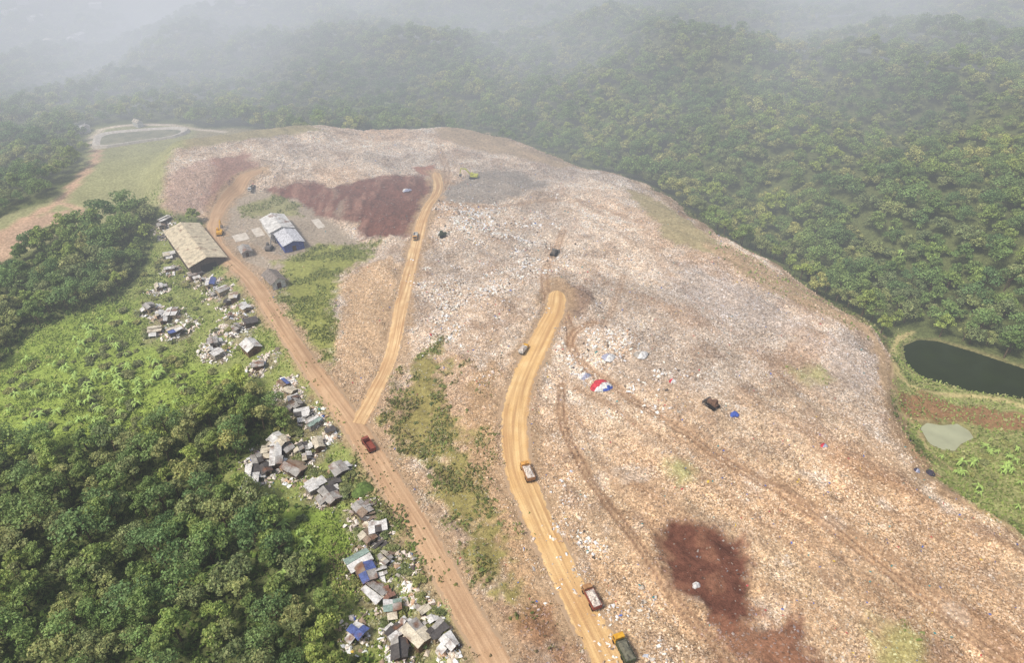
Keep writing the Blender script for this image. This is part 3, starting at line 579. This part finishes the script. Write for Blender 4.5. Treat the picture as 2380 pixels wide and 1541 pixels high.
gable('warehouse','long open warehouse with faded tan corrugated roof beside the dirt road','warehouse',(a0[0]+a1[0])/2,(a0[1]+a1[1])/2,AX,38,14,5.2,2.2,RMAT['tan'],WM[2],.8,False)
b0=P0(640,528);b1=P0(686,590); AB=ang(b0,b1); ux,uy=math.cos(AB),math.sin(AB); mx,my=b0
gable('office_building','workshop building with white sheet roof in the yard','building',mx+ux*5,my+uy*5,AB,15,10,4.2,1.6,RMAT['white'],WM[4],.6)
gable('office_building','blue walled site office with pale grey roof in the yard','building',mx+ux*20-uy*.8,my+uy*20+ux*.8,AB,13,8.4,3.4,1.3,simple('pale_grey_roof',(204,204,208)),WM[3],.6)
c0=P0(628,648);c1=P0(652,672)
gable('small_house','small house with dark grey gabled roof near the road','house',(c0[0]+c1[0])/2,(c0[1]+c1[1])/2,ang(c0,c1),9,5.6,2.8,1.7,simple('dark_grey_roof',(134,124,116)),WM[5],.5,endwall=WM[4])
q=hit(478,622); gable('small_house','tan hut with low pitched roof next to the warehouse','house',q[0],q[1],AX,7,6,2.8,.9,simple('hut_roof',(214,198,164)),WM[1],.4)
q=hit(586,815); gable('small_house','shack with bright white gabled roof on the grass','house',q[0],q[1],AX+.1,6,5,2.4,1.3,RMAT['white'],WM[0],.3)
q=hit(572,590); gable('small_house','small dark roofed shelter in the yard','house',q[0],q[1],AB,6,4,2.4,.8,RMAT['grey'],WM[1],.4,False)
for (u,v_,l,w) in((560,552,7,6),(600,540,9,4),(740,520,10,3.4)):
    q=hit(u,v_); e=thing('concrete_slab','bare concrete slab on the dirt yard','slab',q[0],q[1],AB); mb=MB(); mb.box(0,0,.05,l,w,.3); o=mb.obj('slab',[conc],e)
rn={'white':'white','grey':'grey','cream':'cream','rust':'rusty red','blue':'blue','teal':'pale green','dark':'dark','brown':'brown','tan':'tan'}
for (u,v_,l,w,h,rk),(x,y) in zip(SH,SHW):
    r=random.Random(int(u*7+v_)); rot=AX+r.uniform(-.45,.45)+(math.pi/2 if r.random()<.35 else 0); f_=r.uniform(.64,.86); l*=f_; w*=f_*.95; h*=.76
    e=thing('shack','makeshift shack with patched %s sheet roof beside rubbish'%rn[rk],'shack',x,y,rot,'shacks along the dirt road')
    e.rotation_euler=(r.uniform(-.03,.03),r.uniform(-.03,.03),rot)
    mb=MB(); lx,wy=l/2-.3,w/2-.3
    for s in(-1,1): mb.box(0,s*wy,h/2-.3,2*lx,.1,h+.3,0)
    for s in(-1,1): mb.box(s*(lx-.05),0,h/2-.3,.1,2*wy-.1,h+.3,0)
    mb.obj('wall',[r.choice([WM[0],WM[1],WM[2],WM[5]])],e)
    mb=MB(); mb.box(lx+.03,r.uniform(-.3,.3)*w/4,.65,.06,.8,1.25); mb.obj('door',[r.choice([doorm,darkm])],e)
    d=r.uniform(.25,.6)
    for s in(-1,1):
        mb=MB(); o_=r.uniform(0,.12)
        if r.random()<.7: za,zb=h+.2+o_,h+d+.3+o_
        else: za,zb=h+.12+o_,h+.25+o_+.1*s
        n=r.choice([1,2,2,3])
        for i in range(n):
            x0=-l/2+i*l/n+.03-r.uniform(0,.25); x1=-l/2+(i+1)*l/n-.03+r.uniform(0,.3); k=r.uniform(-.06,.06)+i*.02; k2=k+r.uniform(-.08,.08)
            qd=[(x0,s*(w/2+r.uniform(-.2,.6)),za+k),(x1,s*(w/2+r.uniform(-.2,.6)),za+k2),(x1,s*.03,zb+k2),(x0,s*.03,zb+k)]
            if s>0: qd=qd[::-1]
            mb.slab(qd,.05,1 if r.random()<.35 else 0)
        alt=r.choice(['white','grey','cream','brown','white','dark'])
        mb.obj('roof',[RMAT[rk],RMAT[alt]],e)
    if r.random()<.65:
        mb=MB(); k=r.choice(['grey','white','brown','white','cream','white']); s=r.choice([-1,1]); hh=h-.1
        qd=[(-l*.35,s*(w/2+.2),hh),(l*.2,s*(w/2+.2),hh),(l*.2,s*(w/2+1.8),hh-.6),(-l*.35,s*(w/2+1.6),hh-.6)]
        if s>0: qd=qd[::-1]
        mb.slab(qd,.05)
        for xx in(-l*.33,l*.18): mb.cyl((xx,s*(w/2+1.5),-.3),(xx,s*(w/2+1.5),hh-.6),.05)
        mb.obj('awning',[RMAT[k]],e)
for (u,v_,l,w,rk) in((188,306,6,4,'white'),(203,303,5,4,'grey'),(322,291,5,3.5,'cream'),(138,352,7,5,'white'),(152,344,6,4,'white'),(148,357,5,3.5,'white'),
   (540,12,20,12,'white'),(565,20,16,10,'white'),(580,10,14,9,'grey'),(520,22,12,9,'white'),(190,104,14,9,'white'),(176,108,11,8,'white'),(120,112,11,8,'cream'),(90,60,14,10,'white'),(60,20,16,12,'grey'),(30,45,14,10,'white'),(230,30,14,10,'white')):
    q=hit(u,v_+2); e=gable('distant_house','small pale roofed house standing among the trees','house',q[0],q[1],random.uniform(0,3),l,w,2.8 if l<12 else 5,1.2,RMAT[rk],WM[4],.3,False,'houses scattered among distant trees')
    e.location.z+= (0.3 if v_>200 else 7.0)
bp=[tuple(p_) for p_ in spline(HH([(222,342),(226,322),(250,312),(300,306),(380,301),(425,302),(432,308),(400,320),(320,332),(255,342),(222,342)]),6)[:-1]]; n_=len(bp); cx=sum(p_[0] for p_ in bp)/n_; cy=sum(p_[1] for p_ in bp)/n_; bz=float(samp(Z,cx,cy))
e=thing('retention_basin','concrete lined retention basin with sloping banks on the grass','basin',cx,cy,0,z=bz)
def ring(s0,z0,s1,z1,mb):
    n=len(bp); V=[((x-cx)*s0,(y-cy)*s0,z0) for x,y in bp]+[((x-cx)*s1,(y-cy)*s1,z1) for x,y in bp]; mb.add(V,[(i,(i+1)%n,n+(i+1)%n,n+i) for i in range(n)])
mb=MB(); ring(1.14,-3,1.05,1.4,mb); ring(1.05,1.4,.99,1.4,mb); ring(.99,1.4,.82,-.2,mb); o=mb.obj('bank',[conc],e)
mb=MB(); n=len(bp); mb.add([((x-cx)*.9,(y-cy)*.9,.45) for x,y in bp],[tuple(range(n))]); wm=simple('basin_floor',(140,136,112),(108,110,90),.2); mb.obj('basin_floor',[wm],e)
# ------------------------------------------------------------------ vehicles
rub=simple('tyre_rubber',(32,31,30)); yel=simple('machine_yellow',(208,160,48),(180,130,40),rough=.5); org=simple('cab_orange',(214,158,84),rough=.5); redm=simple('rusty_red_paint',(142,74,60),(104,60,50),rough=.7); grn=simple('dark_green_paint',(74,84,62),rough=.6); gry=simple('machine_grey',(120,114,108),rough=.6)
tanm=simple('dusty_tan_paint',(168,128,88),(130,92,62),rough=.7)
whm=simple('white_paint',(214,212,206),rough=.5); lampm=simple('lamp_glass',(230,225,200),rough=.2)
def lump(mb,x0,x1,y0,y1,z0,h,seed,n=8):
    r=random.Random(seed); V=[]
    for i in range(n+1):
        for j in range(n//2+1):
            u=i/n;w=j/(n//2); e=min(u,1-u,w*1.0,(1-w)*1.0)*2; V.append((x0+(x1-x0)*u,y0+(y1-y0)*w,z0+h*(min(1,.35+e*1.3))*r.uniform(.75,1.15)))
    k=n//2+1; mb.add(V,[(i*k+j,(i+1)*k+j,(i+1)*k+j+1,i*k+j+1) for i in range(n) for j in range(n//2)])
def truck(u,v_,rot,cabm,bedm,load,label,sc=1.0,group='dump trucks driving on the dirt roads'):
    x,y=hit(u,v_); e=thing('dump_truck',label,'truck',x,y,rot,group,z=float(samp(Z,x,y))+.24,sc=sc)
    mb=MB(); mb.box(-.2,-.4,.8,6.3,.18,.25); mb.box(-.2,.4,.8,6.3,.18,.25); mb.box(3.3,0,.65,.2,2.2,.35); mb.obj('chassis',[gry],e)
    mb=MB(); mb.prism([(1.75,.75),(3.2,.75),(3.25,1.5),(2.95,2.5),(1.75,2.6)],-1.1,1.1); mb.obj('cab',[cabm],e,.06)
    mb=MB(); mb.add([(3.28,-.95,1.55),(3.28,.95,1.55),(3.01,.9,2.38),(3.01,-.9,2.38)],[(0,1,2,3)])
    mb.obj('windshield',[glass],e)
    for s in(-1,1):
        mb=MB(); mb.box(2.5,s*1.115,1.95,.8,.02,.6); mb.obj('side_window',[glass],e)
        mb=MB(); mb.box(3.27,s*.8,1.05,.06,.3,.2); mb.obj('headlight',[lampm],e)
    mb=MB(); mb.box(-.85,0,1.1,4.7,2.3,.12)
    for s in(-1,1): mb.box(-.85,s*1.13,1.75,4.7,.08,1.15)
    mb.box(1.45,0,1.8,.08,2.16,1.25); mb.box(-3.16,0,1.7,.08,2.16,1.05)
    for s in(-1,1):
        for k in range(5): mb.box(-2.9+k*1.0,s*1.2,1.7,.1,.06,1.05)
    mb.obj('cargo_bed',[bedm],e)
    if load:
        mb=MB(); lump(mb,-3.1,1.38,-1.12,1.12,1.75,1.35,int(u)); mb.obj('load',[load],e)
    for xx in(2.45,-1.3,-2.4):
        for s in(-1,1):
            mb=MB(); mb.cyl((xx,s*.72,.48),(xx,s*1.12,.48),.5,n=14); mb.obj('wheel',[rub],e)
def dirn(p,q): return ang(hit(*p),hit(*q))
rubl=simple('rubbish_load',(214,204,192),(130,114,102),2.5)
truck(858,1042,dirn((858,1038),(820,985)),redm,redm,None,'empty dump truck with rusty red bed on the access road',.9)
truck(1226,1106,dirn((1226,1100),(1205,1050)),org,tanm,rubl,'truck with orange cab loaded with rubbish on the yellow dirt road',.98)
truck(1374,1398,dirn((1374,1398),(1340,1330)),tanm,redm,rubl,'truck piled with pale rubbish driving on yellow dirt road',.95)
truck(1448,1518,dirn((1448,1518),(1400,1430)),yel,grn,simple('tarp_load',(112,110,94)),'truck with yellow cab and dark tarpaulin covered load',1.0)
truck(1217,818,dirn((1217,818),(1250,770)),yel,whm,rubl,'small pale truck parked at the edge of the dirt road',.7)
truck(966,554,dirn((966,554),(950,640)),org,whm,None,'distant small truck driving on the ochre dirt road',.75)
truck(586,442,dirn((586,442),(560,470)),whm,gry,None,'small pale truck on the track above the yard',.75)
def tracks(e,L=3.6,g=1.0):
    for s in(-1,1):
        mb=MB(); mb.prism([(-L/2,.35),(-L/2+.35,0),(L/2-.35,0),(L/2,.35),(L/2,.6),(L/2-.3,.9),(-L/2+.3,.9),(-L/2,.6)],s*g-.3,s*g+.3); mb.obj('track',[rub],e,.04)
def excavator(u,v_,rot,m,label,sc=1):
    x,y=hit(u,v_); e=thing('excavator',label,'excavator',x,y,rot,z=float(samp(Z,x,y))+.05,sc=sc); tracks(e)
    mb=MB(); mb.box(-.5,0,1.5,3.4,2.5,.95,tx=.15,ty=.1); mb.box(-1.9,0,1.5,.7,2.3,1.1,tx=.1); mb.cyl((0,0,.9),(0,0,1.05),.8); mb.obj('body',[m],e,.05)
    mb=MB(); mb.box(.5,.75,2.2,1.4,.95,1.5,tx=.12,ty=.08); mb.obj('cab',[m],e,.04)
    mb=MB(); mb.box(1.2,.75,2.3,.05,.75,.9); mb.obj('window',[glass],e)
    mb=MB(); mb.prism([(1.0,1.6),(1.2,1.3),(3.6,3.9),(5.6,4.1),(5.6,4.45),(3.3,4.4)],-.35,0.0); mb.obj('boom',[m],e)
    mb=MB(); mb.prism([(5.3,4.5),(5.8,4.4),(6.3,1.6),(6.0,1.5)],-.32,-.04); mb.obj('arm',[m],e)
    mb=MB(); mb.prism([(5.6,1.7),(6.4,1.6),(6.5,.9),(6.0,.4),(5.4,.6),(5.3,1.1)],-.7,.4); mb.obj('bucket',[gry],e,.04)
def dozer(u,v_,rot,m,label,sc=1):
    x,y=hit(u,v_); e=thing('bulldozer',label,'bulldozer',x,y,rot,z=float(samp(Z,x,y))+.05,sc=sc); tracks(e,3.6)
    mb=MB(); mb.box(.6,0,1.4,2.2,1.2,1.0,tx=.1,ty=.08); mb.box(-.9,0,1.2,1.4,1.5,.7); mb.obj('body',[m],e,.05)
    mb=MB(); mb.box(-.7,0,2.2,1.3,1.35,1.2,tx=.12,ty=.1); mb.obj('cab',[m],e,.04)
    mb=MB(); mb.box(-.02,0,2.25,.05,1.0,.7); mb.obj('window',[glass],e)
    mb=MB(); mb.prism([(2.3,.1),(2.5,.1),(2.3,.7),(2.5,1.3),(2.3,1.3),(2.1,.7)],-1.7,1.7); 
    for s in(-1,1): mb.box(1.3,s*1.42,.55,2.0,.15,.2)
    mb.obj('blade',[gry],e)
lim=simple('machine_lime',(206,208,84),rough=.5)
excavator(1100,414,3.0,lim,'yellow green excavator working on grey rubbish slope',1.1)
excavator(512,545,1.8,yel,'yellow excavator parked beside the warehouse',1.0)
excavator(627,580,1.5,gry,'grey excavator parked in the dirt yard',1.0)
dozer(1288,592,1.2,gry,'grey bulldozer pushing rubbish on the landfill',1.0)
dozer(1030,550,.3,grn,'dark green bulldozer on the rubbish slope',1.0)
dozer(1655,945,2.2,simple('machine_brown',(120,94,78)),'muddy brown bulldozer standing among rubbish',1.0)
# ------------------------------------------------------------------ tarps
def tarp(u,v_,R,cols,label,h=1.6,name='tarpaulin_shelter',sq=.8,rot=0.4):
    x,y=hit(u,v_); e=thing(name,label,'tarpaulin',x,y,rot); r=random.Random(int(u)); mb=MB(); n=24;K=5; V=[(0,0,h)]
    for k in range(1,K+1):
        for i in range(n):
            a=2*math.pi*i/n; q=R*(k/K)*(1+.12*math.sin(3*a+u)+r.uniform(-.04,.04)); zz=h*(1-(k/K)**1.7)+r.uniform(-.08,.08)*R*.5+.12*math.cos(a*6)*(k/K); V.append((q*math.cos(a),q*math.sin(a)*sq,max(zz,.05 if k<K else -.1)))
    Fs=[(0,1+i,1+(i+1)%n) for i in range(n)]
    for k in range(K-1):
        for i in range(n): Fs.append((1+k*n+i,1+(k+1)*n+i,1+(k+1)*n+(i+1)%n,1+k*n+(i+1)%n))
    mb.v+=V; mb.f+=Fs
    for f in Fs:
        cx_=sum(V[i][0] for i in f)/len(f); cy_=sum(V[i][1] for i in f)/len(f); q=(cx_*.4-cy_)/R; j=int((q+1)/2*len(cols)); mb.m.append(max(0,min(len(cols)-1,j)))
    mb.obj('canopy',cols,e)
    mb=MB()
    for s in(-1,1): mb.cyl((s*R*.5,0,-.4),(s*R*.5,0,h*.75),.06,n=6)
    mb.obj('pole',[doorm],e)
tr=simple('red_tarp',(200,64,76)); tb=simple('blue_tarp',(76,100,180)); tw=simple('white_tarp',(228,226,222)); tl=simple('lilac_tarp',(166,168,188)); td=simple('dark_tarp',(70,66,80))
tarp(1398,898,3.5,[tr,tr,tr,tw,tb],'red white and blue tarpaulin shelter on the rubbish',2.0,rot=.1)
tarp(1360,876,2.2,[tw,tl],'white and lilac tarpaulin draped over rubbish',1.4)
tarp(1415,832,2.4,[tl,tw],'lilac tarpaulin draped on sorted rubbish',1.5)
tarp(1490,825,2.4,[simple('grey_tarp',(176,168,158)),tw],'grey tarpaulin over rubbish sacks',1.3)
tarp(1707,964,1.4,[tb],'small bright blue tarpaulin on the rubbish',1.1)
tarp(1563,886,1.2,[tr,tw],'small red and white tarpaulin on the rubbish',.8)
tarp(1915,1036,1.1,[tr,tl],'small red and lilac tarpaulin on the rubbish',.7)
tarp(2160,1100,1.6,[td],'dark tarpaulin at the edge of the landfill',1.0)
tarp(2130,1094,1.1,[td,tl],'dark patched tarpaulin at the edge of the landfill',.8)
tarp(1618,1362,1.0,[tw],'white sack heap on dark soil',1.2)
tarp(945,442,2.2,[tw,tl],'white sheet lying on the dark soil',.8)
tarp(845,1140,3.3,[simple('green_net',(98,120,58))],'green netting mound beside the dirt road',2.2)
# ------------------------------------------------------------------ haze
hz=MB(); hz.box(0,1200,60,7600,6600,640); hm=bpy.data.materials.new('emissive_haze'); hm.use_nodes=True; nt=hm.node_tree; nt.nodes.remove(nt.nodes['Principled BSDF'])
out=nt.nodes['Material Output']; ab=N(nt,'ShaderNodeVolumeAbsorption'); ab.inputs['Color'].default_value=(0,0,0,1); em=N(nt,'ShaderNodeEmission'); em.inputs['Color'].default_value=(.66,.69,.75,1); ad=N(nt,'ShaderNodeAddShader')  # haze glows by its own emission, standing in for scattered daylight
pz=pos(nt); sx=N(nt,'ShaderNodeSeparateXYZ'); nt.links.new(pz,sx.inputs[0])
mr=N(nt,'ShaderNodeMapRange',interpolation_type='SMOOTHSTEP'); nt.links.new(sx.outputs['Y'],mr.inputs['Value']); mr.inputs['From Min'].default_value=90; mr.inputs['From Max'].default_value=500; mr.inputs['To Min'].default_value=.00022; mr.inputs['To Max'].default_value=.0027
nn=noise(nt,0.0055,2,pz); m2=N(nt,'ShaderNodeMapRange'); nt.links.new(nn,m2.inputs['Value']); m2.inputs['From Min'].default_value=.38; m2.inputs['From Max'].default_value=.62; m2.inputs['To Min'].default_value=.5; m2.inputs['To Max'].default_value=1.55
mu=N(nt,'ShaderNodeMath',operation='MULTIPLY'); nt.links.new(mr.outputs[0],mu.inputs[0]); nt.links.new(m2.outputs[0],mu.inputs[1])
mz=N(nt,'ShaderNodeMapRange'); nt.links.new(sx.outputs['Z'],mz.inputs['Value']); mz.inputs['From Min'].default_value=-20; mz.inputs['From Max'].default_value=110; mz.inputs['To Min'].default_value=1.3; mz.inputs['To Max'].default_value=.68
mu2=N(nt,'ShaderNodeMath',operation='MULTIPLY'); nt.links.new(mu.outputs[0],mu2.inputs[0]); nt.links.new(mz.outputs[0],mu2.inputs[1]); mu=mu2
nt.links.new(mu.outputs[0],ab.inputs['Density']); nt.links.new(mu.outputs[0],em.inputs['Strength']); nt.links.new(ab.outputs[0],ad.inputs[0]); nt.links.new(em.outputs[0],ad.inputs[1]); nt.links.new(ad.outputs[0],out.inputs['Volume'])
ho=hz.obj('haze',[hm]); ho['kind']='structure'
try: hm.cycles.volume_step_rate=0.35
except Exception as ex: print('step',ex)
# ------------------------------------------------------------------ light, world, camera
EL,AZ=math.radians(55),math.radians(-125)
s=bpy.data.lights.new('sun','SUN'); s.energy=3.6; s.angle=math.radians(10); s.color=(1,.95,.86); so=bpy.data.objects.new('sun',s); COL.objects.link(so)
so.rotation_euler=Vector((math.sin(AZ)*math.cos(EL),math.cos(AZ)*math.cos(EL),math.sin(EL))).to_track_quat('Z','Y').to_euler()
w=bpy.data.worlds.new('World'); SC.world=w; w.use_nodes=True; nt=w.node_tree; sk=nt.nodes.new('ShaderNodeTexSky'); sk.sky_type='NISHITA'; sk.sun_disc=False; sk.sun_elevation=EL; sk.sun_rotation=AZ; sk.dust_density=4; sk.air_density=1.0
nt.links.new(sk.outputs[0],nt.nodes['Background'].inputs[0]); nt.nodes['Background'].inputs[1].default_value=0.15
cam=bpy.data.cameras.new('camera'); cam.sensor_width=36; cam.lens=36*FP/2380; cam.clip_end=12000; cam.clip_start=1; co=bpy.data.objects.new('camera',cam); COL.objects.link(co)
co.location=(0,0,CH); co.rotation_euler=(math.radians(55),0,0); SC.camera=co
SC.view_settings.view_transform='Standard'; SC.view_settings.look='None'; SC.view_settings.exposure=0
